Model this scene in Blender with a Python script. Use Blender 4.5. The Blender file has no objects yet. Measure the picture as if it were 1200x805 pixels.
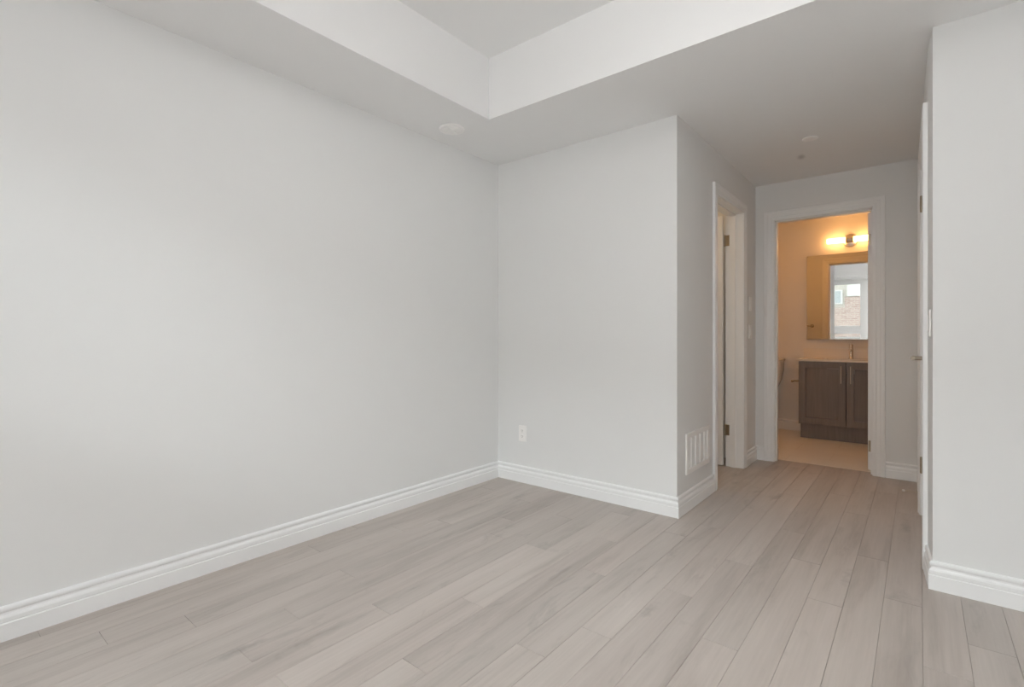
import bpy, bmesh, math, random
from mathutils import Vector

C = bpy.context.scene.collection
S = bpy.context.scene

# ------------------------------------------------------------------ camera, sky, exposure
FPX, CAM_H = 588.0, 1.065
YAW = math.atan((1077.0 - 600.0) / FPX)
cd = bpy.data.cameras.new('camera')
cd.sensor_width = 36.0
cd.lens = FPX / 1200.0 * 36.0
cd.shift_y = -(402.5 - 395.0) / 1200.0
cd.clip_start = 0.02
cam = bpy.data.objects.new('camera', cd)
cam.location = (0, 0, CAM_H)
cam.rotation_euler = (math.pi / 2, 0, YAW)
C.objects.link(cam)
S.camera = cam

world = bpy.data.worlds.new('overcast_sky')
S.world = world
world.use_nodes = True
bg = world.node_tree.nodes['Background']
bg.inputs[0].default_value = (0.93, 0.965, 1.0, 1)
bg.inputs[1].default_value = 12.6

S.view_settings.view_transform = 'Standard'
S.view_settings.look = 'None'
S.view_settings.gamma = 1.0
S.view_settings.use_curve_mapping = False
S.view_settings.exposure = 0.05
S.cycles.max_bounces = 16
S.cycles.diffuse_bounces = 10
S.cycles.glossy_bounces = 6
S.cycles.transparent_max_bounces = 12
S.cycles.use_denoising = True
S.cycles.sample_clamp_indirect = 8.0
S.cycles.caustics_reflective = False
S.cycles.caustics_refractive = False

VANITY_W, CLOSET_W, BATH_W, GLOBE_W, TRAY_W = 13.0, 24.0, 16.0, 34.0, 10.0       # emission strengths of the vanity tubes and the added lamps

# ------------------------------------------------------------------ dimensions
XL, YB, XH, YF = -2.5, 2.915, -1.11, 4.75        # left wall, back wall, hall left wall, far wall
YR, XR, YREAR = 2.775, 0.75, -0.75               # wall right of hall, right wall, window wall
ZC, ZT = 2.378, 2.745                            # dropped ceiling, tray
TX0, TX1, TY0, TY1 = -2.016, 0.266, -0.10, 2.265 # tray
WT = 0.13
YF2 = YF + 0.12                                  # bathroom side of the far wall
YBB = 6.49                                       # bathroom back wall
CL0, CL1, CLH = 3.655, 4.33, 2.065               # closet doorway
BA0, BA1, BAH = -0.958, -0.280, 2.06             # bathroom doorway
BD0, BD1, BDH = 3.052, 3.868, 2.06               # bedroom door in the hall's right wall
HR = [(0.045, YR), (0.030, 2.98), (0.012, 3.95), (0.004, YF)]   # plan line of the hall's right wall
def xh(y):
    for (xa, ya), (xb, yb) in zip(HR, HR[1:]):
        if y <= yb: return xa + (xb - xa) * (y - ya) / (yb - ya)
    return HR[-1][0]

# ------------------------------------------------------------------ materials
def new_mat(name):
    m = bpy.data.materials.new(name); m.use_nodes = True
    return m, m.node_tree.nodes, m.node_tree.links, m.node_tree.nodes['Principled BSDF']

def paint(name, col, rough=0.6, bump=0.02, scale=220.0, var=0.012, spec=0.3):
    m, n, l, p = new_mat(name)
    tc = n.new('ShaderNodeTexCoord')
    nz = n.new('ShaderNodeTexNoise'); nz.inputs['Scale'].default_value = 1.3; nz.inputs['Detail'].default_value = 3
    l.new(tc.outputs['Object'], nz.inputs['Vector'])
    mx = n.new('ShaderNodeMix'); mx.data_type = 'RGBA'
    mx.inputs['A'].default_value = (*[c * (1 - var) for c in col], 1)
    mx.inputs['B'].default_value = (*[min(1, c * (1 + var)) for c in col], 1)
    l.new(nz.outputs['Fac'], mx.inputs['Factor']); l.new(mx.outputs['Result'], p.inputs['Base Color'])
    p.inputs['Roughness'].default_value = rough
    p.inputs['Specular IOR Level'].default_value = spec
    if bump:
        n2 = n.new('ShaderNodeTexNoise'); n2.inputs['Scale'].default_value = scale
        l.new(tc.outputs['Object'], n2.inputs['Vector'])
        b = n.new('ShaderNodeBump'); b.inputs['Strength'].default_value = bump; b.inputs['Distance'].default_value = 0.001
        l.new(n2.outputs['Fac'], b.inputs['Height']); l.new(b.outputs['Normal'], p.inputs['Normal'])
    return m

def metal(name, col, rough=0.25):
    m, n, l, p = new_mat(name)
    tc = n.new('ShaderNodeTexCoord')
    nz = n.new('ShaderNodeTexNoise'); nz.inputs['Scale'].default_value = 90
    l.new(tc.outputs['Object'], nz.inputs['Vector'])
    mr = n.new('ShaderNodeMapRange'); mr.inputs['To Min'].default_value = rough * 0.8; mr.inputs['To Max'].default_value = rough * 1.2
    l.new(nz.outputs['Fac'], mr.inputs['Value']); l.new(mr.outputs['Result'], p.inputs['Roughness'])
    p.inputs['Base Color'].default_value = (*col, 1); p.inputs['Metallic'].default_value = 1
    return m

def emit(name, col, strength):
    m, n, l, p = new_mat(name)
    p.inputs['Base Color'].default_value = (0.9, 0.88, 0.84, 1)
    p.inputs['Emission Color'].default_value = (*col, 1)
    p.inputs['Emission Strength'].default_value = strength
    p.inputs['Roughness'].default_value = 0.4
    return m

def thin_glass(name):
    m, n, l, p = new_mat(name)
    n.remove(p)
    tr = n.new('ShaderNodeBsdfTransparent'); tr.inputs[0].default_value = (0.95, 0.97, 0.96, 1)
    gl = n.new('ShaderNodeBsdfGlossy'); gl.inputs['Roughness'].default_value = 0.02
    fr = n.new('ShaderNodeFresnel'); fr.inputs[0].default_value = 1.45
    mx = n.new('ShaderNodeMixShader')
    l.new(fr.outputs[0], mx.inputs[0]); l.new(tr.outputs[0], mx.inputs[1]); l.new(gl.outputs[0], mx.inputs[2])
    l.new(mx.outputs[0], n['Material Output'].inputs[0])
    return m

def floor_mat():
    m, n, l, p = new_mat('laminate_planks')
    tc = n.new('ShaderNodeTexCoord')
    at = n.new('ShaderNodeAttribute'); at.attribute_name = 'plank'          # x: tone, y: grain offset, z: tint
    sx = n.new('ShaderNodeSeparateXYZ'); l.new(at.outputs['Vector'], sx.inputs[0])
    off = n.new('ShaderNodeMath'); off.operation = 'MULTIPLY'; off.inputs[1].default_value = 57.0
    l.new(sx.outputs['Y'], off.inputs[0])
    def grain(sc, scale, detail, rough, dist=0.0):
        mp = n.new('ShaderNodeMapping'); mp.inputs['Scale'].default_value = sc
        l.new(tc.outputs['Object'], mp.inputs['Vector'])
        nz = n.new('ShaderNodeTexNoise'); nz.noise_dimensions = '4D'
        nz.inputs['Scale'].default_value = scale; nz.inputs['Detail'].default_value = detail
        nz.inputs['Roughness'].default_value = rough; nz.inputs['Distortion'].default_value = dist
        l.new(mp.outputs[0], nz.inputs['Vector']); l.new(off.outputs[0], nz.inputs['W'])
        return nz.outputs['Fac']
    g1 = grain((1, 0.10, 1), 9.0, 5, 0.62, 0.5)        # broad flowing figure
    g2 = grain((1, 0.03, 1), 95.0, 3, 0.6)             # fine pores
    g3 = grain((1, 0.33, 1), 5.0, 4, 0.7, 1.6)         # smoky patches and knots
    r1 = n.new('ShaderNodeValToRGB'); l.new(g1, r1.inputs[0])
    e = r1.color_ramp.elements
    e[0].position = 0.28; e[0].color = (0.405, 0.356, 0.324, 1)
    e[1].position = 0.68; e[1].color = (0.555, 0.497, 0.460, 1)
    e2 = e.new(0.47); e2.color = (0.508, 0.452, 0.416, 1)
    def mult(a, lo, hi, src, f0=0.3, f1=0.7):
        mr = n.new('ShaderNodeMapRange'); mr.inputs['From Min'].default_value = f0; mr.inputs['From Max'].default_value = f1
        mr.inputs['To Min'].default_value = lo; mr.inputs['To Max'].default_value = hi
        l.new(src, mr.inputs['Value'])
        mx = n.new('ShaderNodeMix'); mx.data_type = 'RGBA'; mx.blend_type = 'MULTIPLY'; mx.inputs['Factor'].default_value = 1
        l.new(a, mx.inputs['A']); l.new(mr.outputs[0], mx.inputs['B'])
        return mx.outputs['Result']
    c = mult(r1.outputs[0], 0.945, 1.03, g2)
    c = mult(c, 0.80, 1.0, g3, 0.26, 0.43)
    mpv = n.new('ShaderNodeMapping'); mpv.inputs['Scale'].default_value = (1, 0.22, 1); l.new(tc.outputs['Object'], mpv.inputs['Vector'])
    wob = n.new('ShaderNodeTexNoise'); wob.inputs['Scale'].default_value = 30; l.new(tc.outputs['Object'], wob.inputs['Vector'])
    wm = n.new('ShaderNodeVectorMath'); wm.operation = 'MULTIPLY_ADD'; wm.inputs[1].default_value = (.05, .03, 0)
    l.new(wob.outputs['Color'], wm.inputs[0]); l.new(mpv.outputs[0], wm.inputs[2])
    vo = n.new('ShaderNodeTexVoronoi'); vo.voronoi_dimensions = '2D'; vo.inputs['Scale'].default_value = 3.1
    l.new(wm.outputs[0], vo.inputs['Vector'])
    add = n.new('ShaderNodeMath'); add.operation = 'ADD'
    ms = n.new('ShaderNodeMapRange'); ms.inputs['From Min'].default_value = .48; ms.inputs['From Max'].default_value = .62; ms.inputs['To Max'].default_value = .12
    wide = n.new('ShaderNodeTexNoise'); wide.inputs['Scale'].default_value = 2.3; l.new(tc.outputs['Object'], wide.inputs['Vector'])
    l.new(wide.outputs['Fac'], ms.inputs['Value']); l.new(ms.outputs[0], add.inputs[0]); l.new(vo.outputs['Distance'], add.inputs[1])
    c = mult(c, 0.80, 1.0, add.outputs[0], 0.01, 0.085)          # scattered knots
    c = mult(c, 0.89, 1.00, sx.outputs['X'], 0.0, 1.0)
    tint = n.new('ShaderNodeMix'); tint.data_type = 'RGBA'; tint.blend_type = 'MULTIPLY'
    tint.inputs['B'].default_value = (0.985, 1.0, 1.0, 1)
    l.new(sx.outputs['Z'], tint.inputs['Factor']); l.new(c, tint.inputs['A'])
    l.new(tint.outputs['Result'], p.inputs['Base Color'])
    p.inputs['Roughness'].default_value = 0.5
    p.inputs['Specular IOR Level'].default_value = 0.3
    b = n.new('ShaderNodeBump'); b.inputs['Strength'].default_value = 0.08; b.inputs['Distance'].default_value = 0.001
    l.new(g2, b.inputs['Height']); l.new(b.outputs['Normal'], p.inputs['Normal'])
    return m

def brick_mat(name, c1, c2, mortar, scale, bw, rh, ms=0.012, rough=0.8):
    m, n, l, p = new_mat(name)
    tc = n.new('ShaderNodeTexCoord')
    mp = n.new('ShaderNodeMapping')
    l.new(tc.outputs['Object'], mp.inputs['Vector'])
    br = n.new('ShaderNodeTexBrick')
    br.inputs['Color1'].default_value = (*c1, 1); br.inputs['Color2'].default_value = (*c2, 1); br.inputs['Mortar'].default_value = (*mortar, 1)
    br.inputs['Scale'].default_value = scale; br.inputs['Brick Width'].default_value = bw; br.inputs['Row Height'].default_value = rh
    br.inputs['Mortar Size'].default_value = ms
    l.new(mp.outputs[0], br.inputs['Vector']); l.new(br.outputs['Color'], p.inputs['Base Color'])
    p.inputs['Roughness'].default_value = rough
    return m, mp

def wood_dark():
    m, n, l, p = new_mat('dark_cabinet_wood')
    tc = n.new('ShaderNodeTexCoord')
    mp = n.new('ShaderNodeMapping'); mp.inputs['Scale'].default_value = (1, 1, 0.06)
    l.new(tc.outputs['Object'], mp.inputs['Vector'])
    nz = n.new('ShaderNodeTexNoise'); nz.inputs['Scale'].default_value = 60; nz.inputs['Detail'].default_value = 4
    l.new(mp.outputs[0], nz.inputs['Vector'])
    r = n.new('ShaderNodeValToRGB'); l.new(nz.outputs['Fac'], r.inputs[0])
    r.color_ramp.elements[0].position = .3; r.color_ramp.elements[0].color = (0.185, 0.165, 0.162, 1)
    r.color_ramp.elements[1].position = .7; r.color_ramp.elements[1].color = (0.225, 0.202, 0.196, 1)
    l.new(r.outputs[0], p.inputs['Base Color']); p.inputs['Roughness'].default_value = 0.45
    return m

def ceiling_mat():
    m = paint('ceiling_paint', (0.835, 0.838, 0.840), rough=0.85, bump=0.03, spec=0.1)
    n, l = m.node_tree.nodes, m.node_tree.links
    p = n['Principled BSDF']; src = p.inputs['Base Color'].links[0].from_socket
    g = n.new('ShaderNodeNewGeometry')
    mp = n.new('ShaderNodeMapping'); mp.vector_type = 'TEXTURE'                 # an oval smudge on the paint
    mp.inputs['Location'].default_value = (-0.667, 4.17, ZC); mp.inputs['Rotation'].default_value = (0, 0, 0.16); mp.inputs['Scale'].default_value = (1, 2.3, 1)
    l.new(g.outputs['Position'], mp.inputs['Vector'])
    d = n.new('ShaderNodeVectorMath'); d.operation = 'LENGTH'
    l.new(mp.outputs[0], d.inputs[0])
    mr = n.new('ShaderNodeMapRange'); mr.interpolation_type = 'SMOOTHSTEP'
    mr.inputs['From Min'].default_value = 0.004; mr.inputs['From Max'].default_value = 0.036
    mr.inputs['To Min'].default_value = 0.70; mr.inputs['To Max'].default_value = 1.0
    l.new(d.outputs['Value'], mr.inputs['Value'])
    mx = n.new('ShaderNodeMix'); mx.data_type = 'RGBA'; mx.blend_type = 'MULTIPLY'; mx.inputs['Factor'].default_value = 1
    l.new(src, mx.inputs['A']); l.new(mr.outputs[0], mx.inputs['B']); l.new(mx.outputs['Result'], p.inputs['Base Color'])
    return m

M = {}
M['wall'] = paint('grey_wall_paint', (0.792, 0.80, 0.80), rough=0.7, spec=0.2)
M['bathwall'] = M['wall']
M['ceil'] = ceiling_mat()
M['trim'] = paint('white_trim_paint', (0.865, 0.875, 0.880), rough=0.35, bump=0.0, spec=0.4)
M['plastic'] = paint('white_plastic', (0.90, 0.895, 0.885), rough=0.35, bump=0.0, spec=0.4)
M['slot'] = paint('grey_slot', (0.28, 0.28, 0.27), rough=0.6, bump=0.0)
M['floor'] = floor_mat()
M['tile'], _tm = brick_mat('cream_floor_tile', (0.80, 0.77, 0.71), (0.82, 0.79, 0.73), (0.73, 0.69, 0.63), 1.0, 0.60, 0.30, 0.003, 0.3)
M['cab'] = wood_dark()
M['quartz'] = paint('white_quartz', (0.80, 0.78, 0.74), rough=0.2, bump=0.0, var=0.03, spec=0.5)
M['china'] = paint('white_china', (0.84, 0.83, 0.80), rough=0.12, bump=0.0, spec=0.5)
M['nickel'] = metal('satin_nickel', (0.62, 0.58, 0.51), 0.3)
M['bronze'] = metal('brushed_bronze', (0.38, 0.32, 0.24), 0.35)
M['lever'] = metal('warm_satin_nickel', (0.36, 0.31, 0.25), 0.45)
M['chrome'] = metal('chrome', (0.82, 0.80, 0.77), 0.12)
M['tube'] = emit('frosted_lamp_glass', (1.0, 0.45, 0.13), VANITY_W)
M['mirror'] = metal('silvered_mirror', (0.90, 0.91, 0.90), 0.0)
M['mirror'].node_tree.nodes['Principled BSDF'].inputs['Roughness'].links and M['mirror'].node_tree.links.remove(M['mirror'].node_tree.nodes['Principled BSDF'].inputs['Roughness'].links[0])
M['mirror'].node_tree.nodes['Principled BSDF'].inputs['Roughness'].default_value = 0.01
M['glass'] = thin_glass('window_glass')
M['brick'], _bm = brick_mat('house_brick', (0.19, 0.13, 0.11), (0.25, 0.19, 0.165), (0.30, 0.28, 0.26), 4.0, 0.9, 0.3, 0.03)
_bm.inputs['Rotation'].default_value = (math.pi / 2, 0, 0)
M['stucco'] = paint('beige_stucco', (0.27, 0.255, 0.23), rough=0.9, bump=0.1, scale=40)
M['dglass'] = paint('far_window_glass', (0.22, 0.24, 0.25), rough=0.1, bump=0.0)
M['house_trim'] = paint('house_trim', (0.36, 0.36, 0.35), rough=0.7, bump=0.0)
M['asphalt'] = paint('asphalt', (0.16, 0.16, 0.16), rough=0.9, bump=0.2, scale=30)
M['concrete'] = paint('concrete', (0.45, 0.44, 0.42), rough=0.9, bump=0.1, scale=60)
M['black'] = paint('black_rubber', (0.03, 0.03, 0.03), rough=0.6, bump=0.0)

# ------------------------------------------------------------------ mesh helpers
ORIGIN = {}
class MB:
    def __init__(s): s.b = bmesh.new()
    def box(s, x0, x1, y0, y1, z0, z1):
        v = [s.b.verts.new(c) for c in ((x0,y0,z0),(x1,y0,z0),(x1,y1,z0),(x0,y1,z0),(x0,y0,z1),(x1,y0,z1),(x1,y1,z1),(x0,y1,z1))]
        for f in ((0,3,2,1),(4,5,6,7),(0,1,5,4),(1,2,6,5),(2,3,7,6),(3,0,4,7)): s.b.faces.new([v[i] for i in f])
        return s
    def tube(s, pts, r, n=16, cap=True):
        pts = [Vector(p) for p in pts]
        rr = r if isinstance(r, (list, tuple)) else [r] * len(pts)
        rings = []
        d0 = (pts[1] - pts[0]).normalized()
        up = Vector((0, 0, 1)) if abs(d0.z) < 0.9 else Vector((1, 0, 0))
        a = d0.cross(up).normalized()
        for i, p in enumerate(pts):
            if i == 0: d = pts[1] - p
            elif i == len(pts) - 1: d = p - pts[i-1]
            else: d = (pts[i+1] - p).normalized() + (p - pts[i-1]).normalized()
            d.normalize()
            a = (a - d * a.dot(d)).normalized(); b = d.cross(a)
            rings.append([s.b.verts.new(p + (a * math.cos(2*math.pi*k/n) + b * math.sin(2*math.pi*k/n)) * rr[i]) for k in range(n)])
        for q, w in zip(rings, rings[1:]):
            for k in range(n): s.b.faces.new((q[k], q[(k+1) % n], w[(k+1) % n], w[k]))
        if cap:
            s.b.faces.new(list(reversed(rings[0]))); s.b.faces.new(rings[-1])
        return s
    def lathe(s, o, axis, prof, n=40):
        # prof: (radius, distance along axis)
        o = Vector(o); ax = Vector(axis).normalized()
        up = Vector((0, 0, 1)) if abs(ax.z) < 0.9 else Vector((1, 0, 0))
        a = ax.cross(up).normalized(); b = ax.cross(a)
        rings = []
        for r, t in prof:
            if r < 1e-6: rings.append([s.b.verts.new(o + ax * t)])
            else: rings.append([s.b.verts.new(o + ax*t + (a*math.cos(2*math.pi*k/n) + b*math.sin(2*math.pi*k/n))*r) for k in range(n)])
        for q, w in zip(rings, rings[1:]):
            for k in range(n):
                k2 = (k+1) % n
                if len(q) == 1 and len(w) == 1: break
                if len(q) == 1: s.b.faces.new((q[0], w[k2], w[k]))
                elif len(w) == 1: s.b.faces.new((q[k], q[k2], w[0]))
                else: s.b.faces.new((q[k], q[k2], w[k2], w[k]))
        for q in (rings[0], rings[-1]):
            if len(q) > 1: s.b.faces.new(q)
        return s
    def loft(s, rings, n=40):
        # rings: (z, cx, cy, rx, ry, power) superellipses
        rs = []
        for z, cx, cy, rx, ry, pw in rings:
            r = []
            for k in range(n):
                t = 2*math.pi*k/n; ct, st = math.cos(t), math.sin(t)
                r.append(s.b.verts.new((cx + rx*math.copysign(abs(ct)**(2/pw), ct), cy + ry*math.copysign(abs(st)**(2/pw), st), z)))
            rs.append(r)
        for q, w in zip(rs, rs[1:]):
            for k in range(n): s.b.faces.new((q[k], q[(k+1)%n], w[(k+1)%n], w[k]))
        s.b.faces.new(rs[0]); s.b.faces.new(rs[-1])
        return s
    def sweep(s, path, prof, fmap, side=1, seg=None):
        # path: 2-D polyline; prof: (offset to the side, height); mitred corners
        P = [Vector(p) for p in path]
        nr = []
        for a, b in zip(P, P[1:]):
            d = (b - a).normalized(); nr.append(Vector((-d.y, d.x)) * side)
        rings = []
        for i, p in enumerate(P):
            if i == 0: nn = nr[0]
            elif i == len(P) - 1: nn = nr[-1]
            else: nn = (nr[i-1] + nr[i]) / (1 + nr[i-1].dot(nr[i]))
            rings.append((p, nn))
        if seg: rings = rings[seg[0]:seg[1] + 1]
        vs = []
        for p, nn in rings:
            vs.append([s.b.verts.new(fmap(p.x + nn.x*o, p.y + nn.y*o, h)) for o, h in prof])
        k = len(prof)
        for q, w in zip(vs, vs[1:]):
            for j in range(k): s.b.faces.new((q[j], q[(j+1)%k], w[(j+1)%k], w[j]))
        s.b.faces.new(vs[0]); s.b.faces.new(vs[-1])
        return s
    def prism(s, poly, z0, z1):
        lo = [s.b.verts.new((x, y, z0)) for x, y in poly]; hi = [s.b.verts.new((x, y, z1)) for x, y in poly]
        n = len(poly)
        s.b.faces.new(lo); s.b.faces.new(hi)
        for k in range(n): s.b.faces.new((lo[k], lo[(k+1)%n], hi[(k+1)%n], hi[k]))
        return s
    def build(s, name, mat, parent=None, smooth=False, bevel=0.0, segs=2):
        bmesh.ops.recalc_face_normals(s.b, faces=s.b.faces)
        me = bpy.data.meshes.new(name)
        org = Vector((0, 0, 0))
        if parent is not None: org = ORIGIN[parent.name]
        bmesh.ops.translate(s.b, verts=s.b.verts, vec=-org)
        if smooth:
            for f in s.b.faces: f.smooth = True
            for e in s.b.edges:
                if len(e.link_faces) == 2 and e.calc_face_angle(0) > 0.6: e.smooth = False
        s.b.to_mesh(me); s.b.free()
        me.materials.append(mat)
        o = bpy.data.objects.new(name, me); C.objects.link(o)
        if parent is not None: o.parent = parent
        ORIGIN[o.name] = org
        if bevel:
            bv = o.modifiers.new('bevel', 'BEVEL'); bv.width = bevel; bv.segments = segs; bv.limit_method = 'ANGLE'; bv.angle_limit = 0.6
            bv.harden_normals = False
        return o

def tag(o, label, cat, group=None, kind=None):
    o['label'] = label; o['category'] = cat
    if group: o['group'] = group
    if kind: o['kind'] = kind
    return o
def struct(o, label, cat): return tag(o, label, cat, kind='structure')
def empty(name, loc):
    o = bpy.data.objects.new(name, None); o.location = loc; o.empty_display_size = 0.1
    C.objects.link(o); ORIGIN[o.name] = Vector(loc)
    return o

# ------------------------------------------------------------------ floor: laminate planks laid along the hall
random.seed(11)
PITCH, SEAM0, LEN = 0.1218, -0.112, 1.298
JOINT = {-20: .329, -19: 1.333, -18: .468, -17: .701, -16: 1.287, -15: .966, -14: .741, -13: 1.202, -12: .757, -11: 1.463,
         -10: 1.063, -9: 1.998, -8: 1.365, -7: 1.594, -6: 2.06, -5: 2.514, -4: 1.805, -3: 2.730, -2: 2.355, -1: 4.268, 0: 2.554, 1: 2.10, 2: 2.35}
fb = bmesh.new()
lay = fb.faces.layers.float_vector.new('plank')
Y0, Y1 = YREAR - 0.05, YF2 - 0.02
def plank(x0, x1, y0, y1, key):
    g, zb = 0.0009, -0.0022
    top = [fb.verts.new(c) for c in ((x0+g,y0+g,0),(x1-g,y0+g,0),(x1-g,y1-g,0),(x0+g,y1-g,0))]
    bot = [fb.verts.new(c) for c in ((x0,y0,zb),(x1,y0,zb),(x1,y1,zb),(x0,y1,zb))]
    fs = [fb.faces.new(top)] + [fb.faces.new((bot[k], bot[(k+1)%4], top[(k+1)%4], top[k])) for k in range(4)]
    for f in fs: f[lay] = key
row = -20
while SEAM0 + row * PITCH < XR + 0.05:
    x0 = max(SEAM0 + row * PITCH, XL - 0.02); x1 = min(x0 + PITCH, XR + 0.05) if row > -20 else SEAM0 + (row + 1) * PITCH
    ya, yb = Y0, (Y1 if x1 > XH - 0.13 - PITCH else YB + 0.02)
    j = JOINT.get(row, random.uniform(0, LEN))
    j -= LEN * math.ceil((j - ya) / LEN)
    y = j
    while y < yb:
        a, b = max(y, ya), min(y + LEN, yb)
        key = (random.random(), random.random(), random.random())
        if b - a > 0.01: plank(x0, x1, a, b, key)
        y += LEN
    row += 1
me = bpy.data.meshes.new('floor'); fb.normal_update(); fb.to_mesh(me); fb.free(); me.materials.append(M['floor'])
flo = bpy.data.objects.new('floor', me); C.objects.link(flo)
struct(flo, 'pale greige laminate plank floor running into the hall', 'floor')
b = MB().box(XL - 0.15, XR + 0.15, YREAR - 0.15, YF2 - 0.02, -0.12, -0.0023)
struct(b.build('floor_underlay', M['black']), 'dark underlay beneath the plank floor', 'floor')
b = MB().box(-2.0, 0.05, YF2 - 0.02, YBB + 0.12, -0.12, 0.002)
struct(b.build('floor_bathroom', M['tile']), 'cream tiled bathroom floor beyond the far doorway', 'floor')
b = MB().box(XL - 0.1, XH - WT + 0.005, YB + 0.02, 4.62, -0.10, 0.0005)
b2 = MB().box(XL - 0.1, XH - 0.06, YB + 0.02, YF, -0.0014, 0.0)
b2.b.free()
struct(b.build('floor_closet', M['floor']), 'closet floor beyond the left hall doorway', 'floor')

# ------------------------------------------------------------------ walls
W = M['wall']
HT = ZC + 0.06
def wall(name, label, m=W, *boxes):
    b = MB()
    for q in boxes: b.box(*q)
    return struct(b.build(name, m), label, 'wall')
wall('wall_left', 'long plain grey wall on the left of the room', W, (XL - 0.12, XL, YREAR - 0.15, YB + 0.12, -0.1, HT))
wall('wall_back', 'short grey wall facing the room beside the hall', W, (XL, XH, YB, YB + 0.12, -0.1, HT))
wall('wall_hall_left', 'hall wall with the closet doorway and floor vent', W,
     (XH - WT, XH, YB + 0.12, CL0 - 0.02, -0.1, HT), (XH - WT, XH, CL1 + 0.02, YF2, -0.1, HT), (XH - WT, XH, CL0 - 0.02, CL1 + 0.02, CLH + 0.02, HT))
wall('wall_far', 'hall end wall with the bathroom doorway', W,
     (XH, BA0 - 0.02, YF, YF2, -0.1, HT), (BA1 + 0.02, 0.20, YF, YF2, -0.1, HT), (BA0 - 0.02, BA1 + 0.02, YF, YF2, BAH + 0.02, HT))
b = MB()
def hr_piece(ya, yb, z0, z1):
    ys = [ya] + [y for _, y in HR if ya < y < yb] + [yb]
    b.prism([(xh(y), y) for y in ys] + [(0.17, yb), (0.17, ya)], z0, z1)
hr_piece(YR, BD0 - 0.02, -0.1, HT); hr_piece(BD1 + 0.02, YF, -0.1, HT); hr_piece(BD0 - 0.02, BD1 + 0.02, BDH + 0.02, HT)
struct(b.build('wall_hall_right', W), 'hall right wall holding the closed bedroom door', 'wall')
wall('wall_right_return', 'grey wall facing the room right of the hall', W, (0.17, XR + 0.12, YR, YR + 0.12, -0.1, HT))
wall('wall_right', 'grey side wall of the room out of frame', W, (XR, XR + 0.12, YREAR - 0.15, YR, -0.1, HT))
# window wall, behind the camera
WX0, WX1, WZ0, WZ1 = -2.42, 0.12, 0.10, 2.33
wall('wall_rear', 'rear wall of the room with the wide window', W,
     (XL, WX0, YREAR - 0.15, YREAR, -0.1, HT), (WX1, XR, YREAR - 0.15, YREAR, -0.1, HT),
     (WX0, WX1, YREAR - 0.15, YREAR, -0.1, WZ0), (WX0, WX1, YREAR - 0.15, YREAR, WZ1, HT))
# bathroom and closet shells
BXL, BXR = -1.80, -0.12
wall('wall_bathroom_left', 'bathroom left wall', W, (BXL - 0.1, BXL, YF2, YBB + 0.1, -0.1, HT))
wall('wall_bathroom_right', 'bathroom right wall', W, (BXR, BXR + 0.1, YF2, YBB + 0.1, -0.1, HT))
wall('wall_bathroom_back', 'bathroom wall behind the vanity and mirror', W, (BXL, BXR, YBB, YBB + 0.1, -0.1, HT))
wall('wall_bathroom_front', 'bathroom wall left of its doorway', W, (BXL, XH - WT, YF, YF2, -0.1, HT))
wall('wall_closet_left', 'closet side wall', W, (XL - 0.12, XL, YB + 0.12, 4.74, -0.1, HT))
wall('wall_closet_back', 'closet end wall', W, (XL, XH - WT, 4.62, 4.74, -0.1, HT))
# ceiling with raised tray
b = MB()
CX0, CX1, CY0, CY1 = XL - 0.12, XR + 0.12, YREAR - 0.15, YBB + 0.1
for q in ((CX0, TX0, CY0, CY1), (TX1, CX1, CY0, CY1), (TX0, TX1, CY0, TY0), (TX0, TX1, TY1, CY1)):
    b.box(*q, ZC, ZT + 0.1)
b.box(TX0, TX1, TY0, TY1, ZT, ZT + 0.1)
struct(b.build('ceiling', M['ceil']), 'white ceiling with a raised tray and dropped border', 'ceiling')

# ------------------------------------------------------------------ baseboards
BP = [(0, 0), (.016, 0), (.016, .060), (.0135, .0625), (.0125, .064), (.0140, .067), (.0138, .080), (.0110, .086), (.0058, .0905),
      (.0048, .0965), (.0085, .1000), (.0112, .1055), (.0112, .112), (.0085, .117), (.004, .1195), (0, .120)]
xyh = lambda x, y, h: (x, y, h)
def base(name, label, path, seg):
    b = MB().sweep(path, BP, xyh, side=-1, seg=seg)
    struct(b.build(name, M['trim'], smooth=False), label, 'baseboard')
p1 = [(XL, YREAR), (XL, YB), (XH, YB), (XH, CL0 - 0.08)]
base('baseboard_left', 'white stepped baseboard along the long left wall', p1, (0, 1))
base('baseboard_back', 'white stepped baseboard under the short back wall', p1, (1, 2))
base('baseboard_hall_left', 'short white baseboard under the floor vent', p1, (2, 3))
p2 = [(XH, CL1 + 0.08), (XH, YF), (BA0 - 0.08, YF)]
base('baseboard_hall_left_end', 'short white baseboard between the two hall doorways', p2, (0, 1))
base('baseboard_far_left', 'white baseboard left of the bathroom doorway', p2, (1, 2))
p3 = [(BA1 + 0.085, YF), (xh(YF), YF), (xh(BD1 + .08), BD1 + 0.08)]
base('baseboard_far_right', 'white baseboard right of the bathroom doorway', p3, (0, 1))
base('baseboard_hall_right_end', 'white baseboard beyond the bedroom door', p3, (1, 2))
p4 = [(xh(BD0 - .075), BD0 - .075), (HR[0][0], YR), (XR, YR), (XR, YREAR), (XL, YREAR)]
base('baseboard_hall_right', 'white baseboard end under the light switch', p4, (0, 1))
base('baseboard_right_return', 'white stepped baseboard under the wall right of the hall', p4, (1, 2))
base('baseboard_right', 'white baseboard along the side wall out of frame', p4, (2, 3))
base('baseboard_rear', 'white baseboard along the window wall', p4, (3, 4))
p5 = [(BXL, YF2), (BXL, YBB), (-0.99, YBB)]
base('baseboard_bathroom_left', 'white bathroom baseboard along the left wall', p5, (0, 1))
base('baseboard_bathroom_back', 'white bathroom baseboard left of the vanity', p5, (1, 2))

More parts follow.
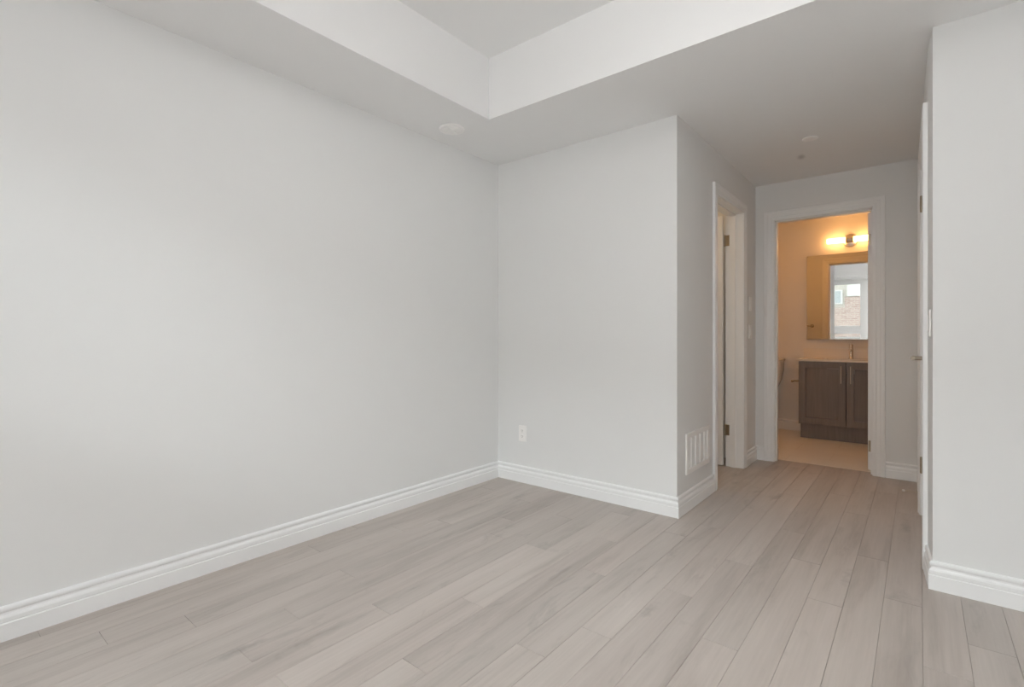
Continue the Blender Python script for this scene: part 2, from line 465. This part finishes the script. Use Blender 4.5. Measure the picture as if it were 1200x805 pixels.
# ------------------------------------------------------------------ door casings, jambs
CP = [(0, 0), (0, .009), (.003, .011), (.018, .012), (.021, .0145), (.024, .0125), (.044, .0145), (.048, .0175), (.052, .0185), (.068, .0185), (.074, .016), (.075, 0)]
def casing(name, label, s0, s1, zt, fmap, width=1.0):
    e = 0.004
    b = MB().sweep([(s0 - e, 0.0), (s0 - e, zt + e), (s1 + e, zt + e), (s1 + e, 0.0)], [(o * width, h) for o, h in CP], fmap, side=1)
    return struct(b.build(name, M['trim']), label, 'door trim')
t1 = casing('trim_1', 'white moulded casing round the left hall doorway', CL0, CL1, CLH, lambda s, z, h: (XH + h, s, z), 0.98)
t2 = casing('trim_2', 'white moulded casing round the bathroom doorway', BA0, BA1, BAH, lambda s, z, h: (s, YF - h, z), 1.03)
t3 = casing('trim_3', 'white moulded casing round the closed bedroom door', BD0, BD1, BDH, lambda s, z, h: (xh(s) - h, s, z))
t4 = casing('trim_4', 'white casing on the bathroom side of its doorway', BA0, BA1, BAH, lambda s, z, h: (s, YF2 + h, z))
# jambs with stops
b = MB()
b.box(XH - WT, XH, CL0 - .02, CL0, 0, CLH); b.box(XH - WT, XH, CL1, CL1 + .02, 0, CLH); b.box(XH - WT, XH, CL0 - .02, CL1 + .02, CLH, CLH + .02)
sx0, sx1 = XH - WT + .040, XH - .052
b.box(sx0, sx1, CL0, CL0 + .011, 0, CLH); b.box(sx0, sx1, CL1 - .011, CL1, 0, CLH); b.box(sx0, sx1, CL0, CL1, CLH - .011, CLH)
j1 = b.build('jamb', M['trim'], t1)
b = MB()
b.box(BA0 - .02, BA0, YF, YF2, 0, BAH); b.box(BA1, BA1 + .02, YF, YF2, 0, BAH); b.box(BA0 - .02, BA1 + .02, YF, YF2, BAH, BAH + .02)
sy0, sy1 = YF + .03, YF2 - .040
b.box(BA0, BA0 + .011, sy0, sy1, 0, BAH); b.box(BA1 - .011, BA1, sy0, sy1, 0, BAH); b.box(BA0, BA1, sy0, sy1, BAH - .011, BAH)
j2 = b.build('jamb', M['trim'], t2)
b = MB()
hx = lambda y: xh(y)
for ya, yb in ((BD0 - .02, BD0), (BD1, BD1 + .02)):
    b.prism([(xh(ya), ya), (xh(yb), yb), (0.17, yb), (0.17, ya)], 0, BDH)
b.prism([(xh(BD0), BD0 - .02), (xh(BD1), BD1 + .02), (0.17, BD1 + .02), (0.17, BD0 - .02)], BDH, BDH + .02)
b.prism([(xh(BD0) + .05, BD0), (xh(BD1) + .05, BD1), (0.17, BD1), (0.17, BD0)], BDH - .012, BDH)
b.box(0.08, 0.17, BD0, BD0 + .012, 0, BDH); b.box(0.08, 0.17, BD1 - .012, BD1, 0, BDH)
b.build('jamb', M['trim'], t3)

# ------------------------------------------------------------------ doors
def leaf(fmap, w, h, t, b):
    # a moulded two-panel leaf: rails and stiles full thickness, panels set back; u along, v up, d depth
    def bx(u0, u1, v0, v1, d0, d1):
        c = [fmap(u, v, d) for u, v, d in ((u0,v0,d0),(u1,v0,d0),(u1,v1,d0),(u0,v1,d0),(u0,v0,d1),(u1,v0,d1),(u1,v1,d1),(u0,v1,d1))]
        vs = [b.b.verts.new(q) for q in c]
        for f in ((0,3,2,1),(4,5,6,7),(0,1,5,4),(1,2,6,5),(2,3,7,6),(3,0,4,7)): b.b.faces.new([vs[i] for i in f])
    st = 0.115
    bx(0, st, 0, h, 0, t); bx(w - st, w, 0, h, 0, t)
    for v0, v1 in ((0, .20), (.86, 1.02), (h - .12, h)): bx(st, w - st, v0, v1, 0, t)
    for v0, v1 in ((.20, .86), (1.02, h - .12)):
        bx(st, w - st, v0, v1, .008, t - .008)
        bx(st + .045, w - st - .045, v0 + .045, v1 - .045, .003, t - .003)
def lever(parent, o, n, along, mat):
    # rose, neck and lever; o on the leaf face, n outward, along the lever's direction
    o, n, al = Vector(o), Vector(n).normalized(), Vector(along).normalized()
    h = MB().lathe(o, n, [(.026, 0), (.026, .006), (.022, .009), (.011, .010), (.0095, .016), (.0095, .062), (0, .063)], 28).build('door_handle', mat, parent, smooth=True)
    p = o + n * .062
    MB().tube([p - al * .012, p, p + al * .04, p + al * .085, p + al * .112 - n * .004], [.009, .0105, .0095, .008, .0065], 16).build('lever', mat, h, smooth=True)
def hinge(parent, fmap, z, mat, name='hinge'):
    # fmap(a, z, d): a along the jamb face, d outwards; leaf plates either side of a knuckle
    b = MB()
    zz = (z - .044, z + .044)
    def pl(a0, a1, d0, d1):
        c = [fmap(a, zc, d) for a, zc, d in ((a0,zz[0],d0),(a1,zz[0],d0),(a1,zz[0],d1),(a0,zz[0],d1),(a0,zz[1],d0),(a1,zz[1],d0),(a1,zz[1],d1),(a0,zz[1],d1))]
        vs = [b.b.verts.new(q) for q in c]
        for f in ((0,3,2,1),(4,5,6,7),(0,1,5,4),(1,2,6,5),(2,3,7,6),(3,0,4,7)): b.b.faces.new([vs[i] for i in f])
    pl(.0, .030, 0, .0022)
    k0 = Vector(fmap(-.005, z - .044, .004))
    b.lathe(k0, (0, 0, 1), [(.002, -.004), (.005, -.003), (.0055, 0), (.0055, .0285), (.0048, .0287), (.0048, .0300), (.0055, .0302), (.0055, .0575), (.0048, .0577), (.0048, .0590), (.0055, .0592), (.0055, .088), (.005, .091), (.002, .092)], 16)
    return b.build(name, mat, parent)

# door_1: closet leaf, swung open into the closet off the far jamb
d1 = struct(empty('door_1', (XH - WT - .012, CL1, 0)), 'white closet door swung open inside the left hall doorway', 'door')
b = MB(); leaf(lambda u, v, d: (XH - WT - .014 - u, CL1 - .036 + d, .012 + v), .665, CLH - .016, .035, b)
b.build('door_panel', M['trim'], d1, bevel=.0015)
for z in (1.86, .30):
    hinge(d1, lambda a, zc, d: (XH - WT - .001 + a, CL1 - d, zc), z, M['bronze'])
lever(d1, (XH - WT - .014 - .605, CL1 - .036, .96), (0, -1, 0), (1, 0, 0), M['nickel'])
# door_2: bathroom leaf, swung open into the bathroom off the right jamb
d2 = struct(empty('door_2', (BA1, YF2, 0)), 'white bathroom door swung open, its hinge edge showing at the right jamb', 'door')
b = MB(); leaf(lambda u, v, d: (BA1 - .036 + d + .085 * u, YF2 + .012 + u, .012 + v), .665, BAH - .016, .035, b)
b.build('door_panel', M['trim'], d2, bevel=.0015)
for z in (1.84, .20):
    bb = MB().box(BA1 - .033, BA1 - .006, YF2 + .0095, YF2 + .0125, z - .044, z + .044)
    bb.lathe((BA1 - .003, YF2 + .006, z - .044), (0, 0, 1), [(.0055, 0), (.0055, .088)], 14)
    bb.build('hinge', M['bronze'], d2)
lever(d2, (BA1 - .036 + .085 * .605, YF2 + .012 + .605, .96), (-1, 0, 0), (0, -1, 0), M['nickel'])
# door_3: bedroom door, closed, in the hall's right wall
d3 = struct(empty('door_3', (0.06, BD0, 0)), 'white bedroom door, closed, seen edge on in the hall right wall', 'door')
sl = (xh(BD1) - xh(BD0)) / (BD1 - BD0)
b = MB(); leaf(lambda u, v, d: (xh(BD0 + .003 + u) + .012 + d, BD0 + .003 + u, .010 + v), BD1 - BD0 - .006, BDH - .013, .035, b)
b.build('door_panel', M['trim'], d3, bevel=.0015)
for z in (1.86, .30):
    yk = BD1 + .001
    bb = MB().lathe((xh(yk) - .003, yk, z - .046), (0, 0, 1), [(.003, -.004), (.0062, -.002), (.0068, 0), (.0068, .029), (.006, .0293), (.006, .031), (.0068, .0313), (.0068, .060), (.006, .0603), (.006, .062), (.0068, .0623), (.0068, .092), (.006, .094), (.003, .096)], 16)
    bb.build('hinge', M['bronze'], d3)
lever(d3, (xh(3.12) + .012, 3.12, .963), (-1, 0, 0), (0.02, 1, 0), M['lever'])

# ------------------------------------------------------------------ window behind the camera and the street beyond
w1 = struct(empty('window_1', ((WX0 + WX1) / 2, YREAR - .1, WZ0)), 'wide white framed window in the rear wall, reflected in the mirror', 'window')
FY0, FY1 = YREAR - .13, YREAR - .05
TZ0, TZ1 = 1.14, 1.32
b = MB()
b.box(WX0, WX0 + .06, FY0, FY1, WZ0, WZ1); b.box(WX1 - .06, WX1, FY0, FY1, WZ0, WZ1)
b.box(WX0 + .06, WX1 - .06, FY0, FY1, WZ0, WZ0 + .06); b.box(WX0 + .06, WX1 - .06, FY0, FY1, WZ1 - .06, WZ1)
b.box(WX0 + .06, WX1 - .06, FY0 + .005, FY1 - .005, TZ0, TZ1)
mull = [-1.03, -0.13]
for x in mull: b.box(x, x + .14, FY0 + .003, FY1 - .003, WZ0 + .06, WZ1 - .06)
b.build('window_frame', M['trim'], w1, bevel=.003)
edges = [WX0 + .06] + [q for x in mull for q in (x, x + .14)] + [WX1 - .06]
for k in range(3):
    xa, xb = edges[2*k], edges[2*k + 1]
    for za, zb in ((WZ0 + .06, TZ0), (TZ1, WZ1 - .06)):
        MB().box(xa, xb, FY0 + .045, FY0 + .051, za, zb).build('pane', M['glass'], w1)
MB().box(WX0 - .04, WX1 + .04, YREAR - .06, YREAR + .03, WZ0 - .025, WZ0).build('window_sill', M['trim'], w1, bevel=.004)
# daylight portal in the opening (guides sky sampling only)
pl = bpy.data.lights.new('window_portal', 'AREA'); pl.shape = 'RECTANGLE'; pl.size = WX1 - WX0; pl.size_y = WZ1 - WZ0
pl.cycles.is_portal = True
po = bpy.data.objects.new('window_portal', pl); po.location = ((WX0 + WX1)/2, YREAR - .16, (WZ0 + WZ1)/2)
po.rotation_euler = (math.pi/2, 0, 0); C.objects.link(po); po['kind'] = 'helper'
struct(MB().box(-24, 22, YREAR - .16, YREAR - .02, ZC + .06, 24).box(-24, XL - .13, YREAR - .16, YREAR - .02, -3.0, ZC + .06).box(XR + .13, 22, YREAR - .16, YREAR - .02, -3.0, ZC + .06).build('sky_block_outside', M['concrete']), 'unseen upper storeys added to keep sky off the house opposite', 'wall')  # added out of view to hold skylight back from the facade opposite

struct(MB().box(-40, 40, -60, YREAR - 2.2, -3.2, -3.0).build('ground_outside', M['asphalt']), 'street outside the window', 'ground')
struct(MB().box(-4.5, 3.0, YREAR - 1.5, YREAR - .16, -.25, -.05).build('slab_outside', M['concrete']), 'balcony slab outside the window', 'balcony')
rl = tag(empty('balcony_railing', (-.7, YREAR - 1.4, -.05)), 'pale balcony railing outside the window, seen only in the mirror', 'railing')
MB().box(-4.4, 2.9, YREAR - 1.43, YREAR - 1.38, 1.03, 1.075).build('rail', M['house_trim'], rl)
MB().box(-4.4, 2.9, YREAR - 1.42, YREAR - 1.39, .06, .10).build('rail', M['house_trim'], rl)
b = MB()
x = -4.35
while x < 2.85:
    b.box(x, x + .022, YREAR - 1.416, YREAR - 1.394, -.05 if int(round((x + 4.35)/.11)) % 12 == 0 else .10, 1.03); x += .11
b.build('balusters', M['house_trim'], rl)
hb = tag(empty('brick_house', (-1, -11.5, -3)), 'brick and beige house across the street, seen only in the mirror', 'house')
MB().box(-16, 14, -16, -10, -3, 2.2).box(-2.2, 14, -16, -10.0, 2.2, 2.6).build('brick_storey', M['brick'], hb)
MB().box(-16, 14, -16, -10.02, 2.2, 5.2).build('upper_storey', M['stucco'], hb)
MB().box(-16.3, 14.3, -16.3, -9.6, 5.2, 5.45).build('roof', M['asphalt'], hb)
for wx in (-6.2, -4.3, -2.80, .2, 2.4, 5.6):
    f = MB().box(wx, wx + .52, -10.06, -9.96, 2.33, 2.88).build('house_window', M['house_trim'], hb)
    MB().box(wx + .05, wx + .24, -9.958, -9.95, 2.38, 2.83).build('house_window_pane', M['dglass'], f)
    MB().box(wx + .28, wx + .47, -9.958, -9.95, 2.38, 2.83).build('house_window_pane', M['dglass'], f)
for wx in (-5.3, -2.13, 3.4):
    MB().box(wx, wx + .55, -10.04, -9.98, 2.62, 3.4).build('white_panel', M['house_trim'], hb)

# ------------------------------------------------------------------ wall and ceiling fittings in the room
# outlet on the back wall
o = tag(empty('wall_outlet', (-2.262, YB, .357)), 'white duplex outlet plate low on the short back wall', 'outlet')
cx, cz = -2.262, .357
MB().box(cx - .035, cx + .035, YB - .006, YB, cz - .058, cz + .058).build('plate', M['plastic'], o, bevel=.002)
for dz in (-.021, .021):
    r = MB().loft([(0, 0, 0, .0165, .0145, 3.2), (.0025, 0, 0, .0165, .0145, 3.2)], 28)
    for v in r.b.verts: v.co = (cx + v.co.x, YB - .0055 - v.co.z, cz + dz + v.co.y)
    r = r.build('receptacle', M['plastic'], o)
    s_ = MB()
    for dx in (-.006, .006): s_.box(cx + dx - .0012, cx + dx + .0012, YB - .0086, YB - .0079, cz + dz - .001, cz + dz + .008)
    s_.box(cx - .0025, cx + .0025, YB - .0086, YB - .0079, cz + dz - .009, cz + dz - .005)
    s_.build('slots', M['slot'], r)

def plate_on_hall(name, label, cat, y, z, w, h, t, x0, nx):
    # plate on a wall whose normal is +x (nx=1) or -x (nx=-1)
    o = tag(empty(name, (x0, y, z)), label, cat)
    a, b_ = sorted((x0, x0 + nx * t))
    MB().box(a, b_, y - w/2, y + w/2, z - h/2, z + h/2).build('plate', M['plastic'], o, bevel=.002)
    return o
o = plate_on_hall('wall_plate', 'slim white wall plate by the left hall doorway, upper of the two there', 'wall plate', 4.56, 1.345, .075, .116, .007, XH, 1)
MB().box(XH + .0065, XH + .009, 4.56 - .017, 4.56 + .017, 1.345 - .033, 1.345 + .033).build('rocker', M['plastic'], o, bevel=.001)
o = plate_on_hall('light_switch', 'white switch plate by the left hall doorway, lower of the two there', 'light switch', 4.55, 1.112, .075, .116, .010, XH, 1)
MB().box(XH + .0095, XH + .014, 4.55 - .017, 4.55 + .017, 1.112 - .033, 1.112 + .033).build('rocker', M['plastic'], o, bevel=.001)
ysw = 2.885
xs = xh(ysw)
o = plate_on_hall('light_switch', 'white light switch seen edge on, on the right beside the bedroom door', 'light switch', ysw, 1.127, .075, .118, .007, xs + .004, -1)
bb = MB().prism([(xs - .006, ysw - .017), (xs - .011, ysw - .017), (xs - .008, ysw + .017), (xs - .006, ysw + .017)], 1.127 - .033, 1.127 + .033)
bb.build('rocker', M['plastic'], o)

# return air grille low on the hall wall
gy0, gy1, gz0, gz1 = 3.05, 3.475, .220, .472
o = tag(empty('wall_vent', (XH, (gy0 + gy1)/2, gz0)), 'white louvred return air vent low on the hall wall', 'vent')
b = MB()
fw = .032
for q in ((gy0, gy1, gz0, gz0 + fw), (gy0, gy1, gz1 - fw, gz1), (gy0, gy0 + fw, gz0 + fw, gz1 - fw), (gy1 - fw, gy1, gz0 + fw, gz1 - fw)):
    b.box(XH, XH + .011, *q)
b.build('frame', M['plastic'], o, bevel=.003)
MB().box(XH - .002, XH + .0015, gy0 + fw, gy1 - fw, gz0 + fw, gz1 - fw).build('backing', M['plastic'], o)
b = MB()
n = 4
for k in range(n):
    yc = gy0 + fw + (gy1 - gy0 - 2*fw) * (k + .75) / (n + .5)
    b.box(XH + .001, XH + .0105, yc - .007, yc + .007, gz0 + fw, gz1 - fw)
b.build('ribs', M['plastic'], o, bevel=.002)
b = MB()
z = gz0 + fw + .008
while z < gz1 - fw - .006:
    b.sweep([(gy0 + fw, z), (gy1 - fw, z)], [(0, .001), (.0045, .0075), (.0055, .0075), (.0012, .001)], lambda s, zz, h: (XH + h, s, zz), side=1); z += .0115
b.build('louvres', M['plastic'], o)

# spring door stop on the far right baseboard
ys = 4.17
xs = xh(ys) - .0135
o = tag(empty('door_stop', (xs, ys, .060)), 'small spring door stop with white tip on the hall right baseboard', 'door stop')
MB().lathe((xs, ys, .060), (-1, 0, 0), [(.010, -.002), (.010, .004), (.006, .006), (.004, .008), (0, .008)], 20).build('base', M['nickel'], o, smooth=True)
pts = []
for k in range(0, 15 * 10 + 1):
    t = k / 150; a = 2*math.pi*15*t; r = .0052 - .0012*t
    pts.append((xs - .006 - .064*t, ys + r*math.cos(a), .060 + r*math.sin(a)))
MB().tube(pts, .0010, 6).build('spring', M['nickel'], o, smooth=True)
MB().lathe((xs - .068, ys, .060), (-1, 0, 0), [(.005, 0), (.0068, .002), (.0068, .012), (.005, .015), (0, .0155)], 20).build('tip', M['plastic'], o, smooth=True)

# ceiling fittings
cx, cy = -2.285, 2.215
o = tag(empty('ceiling_vent', (cx, cy, ZC)), 'round white ribbed ceiling disc near the tray corner', 'ceiling fitting')
MB().lathe((cx, cy, ZC), (0, 0, -1), [(.080, 0), (.080, .006), (.076, .011), (.066, .012), (.062, .009), (0, .009)], 56).build('rim', M['plastic'], o, smooth=True)
b = MB()
for r in (.014, .030, .046):
    b.lathe((cx, cy, ZC - .008), (0, 0, -1), [(r, 0), (r, .0045), (r + .007, .0045), (r + .007, 0)], 40)
b.build('louvre_rings', M['plastic'], o)
b = MB()
for a in (0.35, 0.35 + math.pi/2):
    dx, dy = math.cos(a), math.sin(a); px, py = -dy*.004, dx*.004
    b.prism([(cx - dx*.063 + px, cy - dy*.063 + py), (cx - dx*.063 - px, cy - dy*.063 - py), (cx + dx*.063 - px, cy + dy*.063 - py), (cx + dx*.063 + px, cy + dy*.063 + py)], ZC - .0135, ZC - .008)
b.build('cross_ribs', M['plastic'], o)
cx, cy = -.556, 3.80
o = MB().lathe((cx, cy, ZC), (0, 0, -1), [(.030, 0), (.030, .004), (.046, .006), (.046, .010), (.042, .0115), (0, .012)], 44).build('sprinkler_cover', M['plastic'], smooth=True)
tag(o, 'small round off-white disc on the hall ceiling', 'ceiling fitting')

# ------------------------------------------------------------------ bathroom
VX0, VX1, VY0, VZ = -.990, -.146, 6.035, .812
v = tag(empty('vanity_cabinet', ((VX0 + VX1)/2, VY0 + .25, 0)), 'dark grey brown shaker vanity cabinet in the bathroom', 'vanity')
b = MB(); t_ = .018
b.box(VX0, VX0 + t_, VY0, YBB - .001, .155, VZ); b.box(VX1 - t_, VX1, VY0, YBB - .001, .155, VZ)
b.box(VX0 + t_, VX1 - t_, VY0, YBB - .001, .155, .175); b.box(VX0 + t_, VX1 - t_, YBB - .02, YBB - .001, .175, VZ)
b.box(VX0 + t_, VX1 - t_, VY0, VY0 + .018, VZ - .03, VZ)
b.build('body', M['cab'], v, bevel=.001)
MB().box(VX0 + .012, VX1, VY0 + .045, YBB - .01, .002, .155).build('toe_kick', M['cab'], v)
xm = -.568
for xa, xb, hxp in ((VX0 + .003, xm - .0035, xm - .040), (xm + .0035, VX1 - .003, xm + .040)):
    b = MB(); za, zb, sw = .165, VZ - .006, .062
    yy0, yy1 = VY0 - .020, VY0 - .0005
    b.box(xa, xa + sw, yy0, yy1, za, zb); b.box(xb - sw, xb, yy0, yy1, za, zb)
    b.box(xa + sw, xb - sw, yy0, yy1, za, za + sw); b.box(xa + sw, xb - sw, yy0, yy1, zb - sw, zb)
    d = b.build('door', M['cab'], v, bevel=.0012)
    MB().box(xa + sw + .002, xb - sw - .002, VY0 - .005, VY0 - .001, za + sw + .002, zb - sw - .002).build('panel', M['cab'], d)
    h = MB().tube([(hxp, VY0 - .048, .598), (hxp, VY0 - .048, .772)], 0.0045, 14)
    for z in (.625, .745): h.tube([(hxp, VY0 - .021, z), (hxp, VY0 - .048, z)], .004, 12)
    h.build('handle', M['nickel'], d, smooth=True)
# countertop with basin
cx, cy = xm, 6.25
ct = tag(empty('countertop', (xm, 6.29, VZ)), 'pale stone vanity countertop with a low backsplash', 'countertop')
ZK0, ZK1 = VZ + .0005, VZ + .0215
bx0, bx1, by0, by1 = xm - .20, xm + .20, 6.12, 6.38
cX0, cX1, cY0 = VX0 - .022, BXR - .001, VY0 - .030
b = MB()
for q in ((cX0, bx0, cY0, YBB - .0005), (bx1, cX1, cY0, YBB - .0005), (bx0, bx1, cY0, by0), (bx0, bx1, by1, YBB - .0005)): b.box(*q, ZK0, ZK1)
b.build('slab', M['quartz'], ct)
MB().box(cX0, cX1, YBB - .016, YBB - .0005, ZK1, ZK1 + .105).build('backsplash', M['quartz'], ct, bevel=.0015)
b = MB().loft([(VZ - .001, xm, cy, .205, .134, 6), (VZ - .08, xm, cy, .19, .13, 5), (VZ - .125, xm, cy, .15, .10, 4), (VZ - .127, xm, cy, .01, .01, 2)], 40)
b.b.faces.ensure_lookup_table()
b.b.faces.remove([f for f in b.b.faces if len(f.verts) == 40 and f.calc_center_median().z > VZ - .01][0])
b.build('basin', M['china'], ct, smooth=True)
# tap
fx, fy = xm + .005, 6.425
f = tag(empty('basin_tap', (fx, fy, ZK1 + .0006)), 'chrome single lever tap behind the vanity basin', 'tap')
MB().lathe((fx, fy, ZK1 + .0006), (0, 0, 1), [(.026, 0), (.026, .004), (.021, .008), (.019, .012), (.019, .118), (.017, .120), (0, .120)], 28).build('body', M['chrome'], f, smooth=True)
MB().tube([(fx, fy - .010, ZK1 + .085), (fx, fy - .06, ZK1 + .100), (fx, fy - .115, ZK1 + .103), (fx, fy - .125, ZK1 + .096), (fx, fy - .125, ZK1 + .085)], [.011, .011, .010, .010, .010], 18).build('spout', M['chrome'], f, smooth=True)
MB().lathe((fx, fy, ZK1 + .120), (0, 0, 1), [(.012, 0), (.012, .006), (.020, .008), (.020, .030), (.018, .034), (0, .035)], 28).tube([(fx, fy - .01, ZK1 + .148), (fx, fy - .055, ZK1 + .158), (fx, fy - .075, ZK1 + .160)], [.006, .005, .004], 12).build('lever', M['chrome'], f, smooth=True)
# mirror
m_ = tag(empty('bathroom_mirror', (xm, YBB, 1.04)), 'frameless wall mirror above the vanity reflecting the window', 'mirror')
MX0, MX1, MZ0, MZ1 = -.980, -.150, 1.041, 1.970
MB().box(MX0 + .003, MX1 - .003, YBB - .0262, YBB - .025, MZ0 + .003, MZ1 - .003).build('mirror_glass', M['mirror'], m_)
b = MB()
for q in ((MX0, MX0 + .003, MZ0, MZ1), (MX1 - .003, MX1, MZ0, MZ1), (MX0 + .003, MX1 - .003, MZ0, MZ0 + .003), (MX0 + .003, MX1 - .003, MZ1 - .003, MZ1)):
    b.box(q[0], q[1], YBB - .0265, YBB - .0003, q[2], q[3])
b.box(MX0 + .003, MX1 - .003, YBB - .025, YBB - .0003, MZ0 + .003, MZ1 - .003)
b.build('polished_edge', M['chrome'], m_)
# vanity light: round back plate, centre holder, two frosted tubes
lz, ly = 2.105, YBB - .075
lx = xm - .006
o = tag(empty('vanity_light', (lx, YBB, lz)), 'two glowing tube wall light above the mirror', 'wall light')
MB().lathe((lx, YBB, lz), (0, -1, 0), [(.068, 0), (.068, .014), (.064, .020), (.020, .022), (.014, .024), (.014, .06), (0, .06)], 40).build('back_plate', M['nickel'], o, smooth=True)
MB().lathe((lx - .035, ly, lz), (1, 0, 0), [(.030, 0), (.034, .002), (.034, .068), (.030, .070)], 32).build('holder', M['nickel'], o, smooth=True)
for sgn in (-1, 1):
    tb = MB().lathe((lx + sgn * .0352, ly, lz), (sgn, 0, 0), [(.022, 0), (.029, .001), (.029, .165), (.026, .172), (0, .173)], 32)
    tb.build('glass_tube', M['tube'], o, smooth=True)
# toilet beside the vanity
tx = -1.435
o = tag(empty('toilet', (tx, 6.2, 0)), 'white toilet partly hidden by the bathroom door frame', 'toilet')
MB().loft([(.400, tx, 6.37, .150, .085, 4), (.50, tx, 6.365, .185, .095, 4), (.58, tx, 6.365, .218, .102, 4), (.68, tx, 6.365, .236, .106, 5), (.795, tx, 6.365, .240, .108, 5)], 48).build('tank', M['china'], o, smooth=True, bevel=.006)
MB().loft([(.795, tx, 6.365, .246, .114, 5), (.812, tx, 6.365, .250, .118, 5), (.822, tx, 6.365, .246, .114, 5)], 48).build('tank_lid', M['china'], o, smooth=True, bevel=.003)
MB().loft([(.002, tx, 6.13, .11, .25, 3), (.04, tx, 6.13, .105, .25, 3), (.20, tx, 6.10, .11, .27, 2.6), (.32, tx, 6.04, .165, .33, 2.4), (.385, tx, 6.02, .185, .355, 2.3), (.40, tx, 6.02, .185, .355, 2.3)], 48).build('bowl', M['china'], o, smooth=True)
MB().loft([(.402, tx, 5.99, .188, .30, 2.3), (.418, tx, 5.99, .190, .305, 2.3), (.436, tx, 5.99, .186, .30, 2.3)], 48).build('seat_lid', M['china'], o, smooth=True)
MB().tube([(tx - .16, 6.262, .74), (tx - .16, 6.238, .74), (tx - .10, 6.234, .732)], [.009, .007, .006], 12).build('flush_lever', M['chrome'], o, smooth=True)
# toilet paper holder on the vanity side
o = tag(empty('toilet_paper_holder', (VX0, 6.16, .59)), 'small metal toilet paper holder on the vanity side', 'paper holder')
MB().lathe((VX0 + .001, 6.16, .592), (-1, 0, 0), [(.020, 0), (.020, .007), (.008, .008), (.007, .066), (0, .067)], 24).build('post', M['bronze'], o, smooth=True)
MB().tube([(VX0 - .060, 6.155, .592), (VX0 - .062, 6.10, .592), (VX0 - .062, 6.03, .592), (VX0 - .062, 6.02, .600)], .0075, 14).build('arm', M['bronze'], o, smooth=True)
# towel bar on the bathroom's front wall, seen in the mirror
o = tag(empty('towel_bar', (-1.40, YF2, 1.22)), 'metal towel bar beside the bathroom doorway, seen in the mirror', 'towel bar')
MB().tube([(-1.65, YF2 + .06, 1.22), (-1.135, YF2 + .06, 1.22)], .008, 14).build('bar', M['bronze'], o, smooth=True)
for x in (-1.62, -1.155):
    MB().lathe((x, YF2, 1.22), (0, 1, 0), [(.024, 0), (.024, .007), (.012, .010), (.011, .062), (.013, .068), (0, .070)], 24).build('post', M['bronze'], o, smooth=True)

# ------------------------------------------------------------------ unseen fill lamp added to the bathroom ceiling
lx, ly = -1.0, 5.62
o = tag(empty('bathroom_fill_lamp', (lx, ly, ZC)), 'unseen ceiling lamp added to fill the bathroom with warm light', 'ceiling lamp')
MB().lathe((lx, ly, ZC), (0, 0, -1), [(.15, 0), (.15, .02), (.14, .024), (0, .024)], 40).build('base', M['nickel'], o, smooth=True)
MB().lathe((lx, ly, ZC - .024), (0, 0, -1), [(.135, 0), (.132, .02), (.11, .04), (.06, .052), (0, .056)], 40).build('glass_bowl', emit('bathroom_fill_glass', (1.0, .42, .115), BATH_W), o, smooth=True)

# ------------------------------------------------------------------ unseen fill lamps added: drum in the tray, globe behind the camera
lx, ly = -.50, (TY0 + TY1) / 2
o = tag(empty('tray_fill_lamp', (lx, ly, ZT)), 'unseen frosted drum lamp added to brighten the raised tray', 'ceiling lamp')
MB().lathe((lx, ly, ZT), (0, 0, -1), [(.075, 0), (.075, .015), (.070, .022), (.010, .024), (.010, .15), (0, .15)], 32).build('canopy', M['nickel'], o, smooth=True)
MB().lathe((lx, ly, ZT - .15), (0, 0, -1), [(0, 0), (.19, .002), (.205, .010), (.21, .02), (.21, .105), (.20, .118), (.17, .125), (0, .128)], 56).build('glass_drum', emit('tray_fill_glass', (1.0, .985, .97), TRAY_W), o, smooth=True)
def fill_globe_lamp(x, y, z, label, mat):
    o = tag(empty('fill_globe_lamp', (x, y, 0)), label, 'added lamp')
    MB().lathe((x, y, .0005), (0, 0, 1), [(.14, 0), (.14, .012), (.13, .02), (.012, .024), (.011, z - .17), (.03, z - .165), (.05, z - .150), (0, z - .149)], 40).build('stand', M['nickel'], o, smooth=True)
    MB().lathe((x, y, z - .15), (0, 0, 1), [(.045, 0)] + [(.155 * math.sin(a), .15 - .155 * math.cos(a)) for a in [.3 + k * (math.pi - .3) / 18 for k in range(18)]] + [(0, .305)], 48).build('glass_globe', mat, o, smooth=True)
fill_globe_lamp(.06, -.50, 1.25, 'unseen globe lamp added before the window to fill the room', emit('fill_globe_glass', (1.0, .985, .97), GLOBE_W))  # added globe light, out of view, lifts the room and hall

# ------------------------------------------------------------------ unseen lamp added to the closet ceiling, spills warm light into the hall
lx, ly = -1.95, 3.85
o = tag(empty('closet_fill_lamp', (lx, ly, ZC)), 'unseen ceiling lamp added for warm light in the closet', 'ceiling lamp')
MB().lathe((lx, ly, ZC), (0, 0, -1), [(.13, 0), (.13, .02), (.12, .024), (0, .024)], 40).build('base', M['nickel'], o, smooth=True)
MB().lathe((lx, ly, ZC - .024), (0, 0, -1), [(.115, 0), (.112, .025), (.09, .05), (.05, .065), (0, .07)], 40).build('glass_bowl', emit('closet_fill_glass', (1.0, .66, .36), CLOSET_W), o, smooth=True)
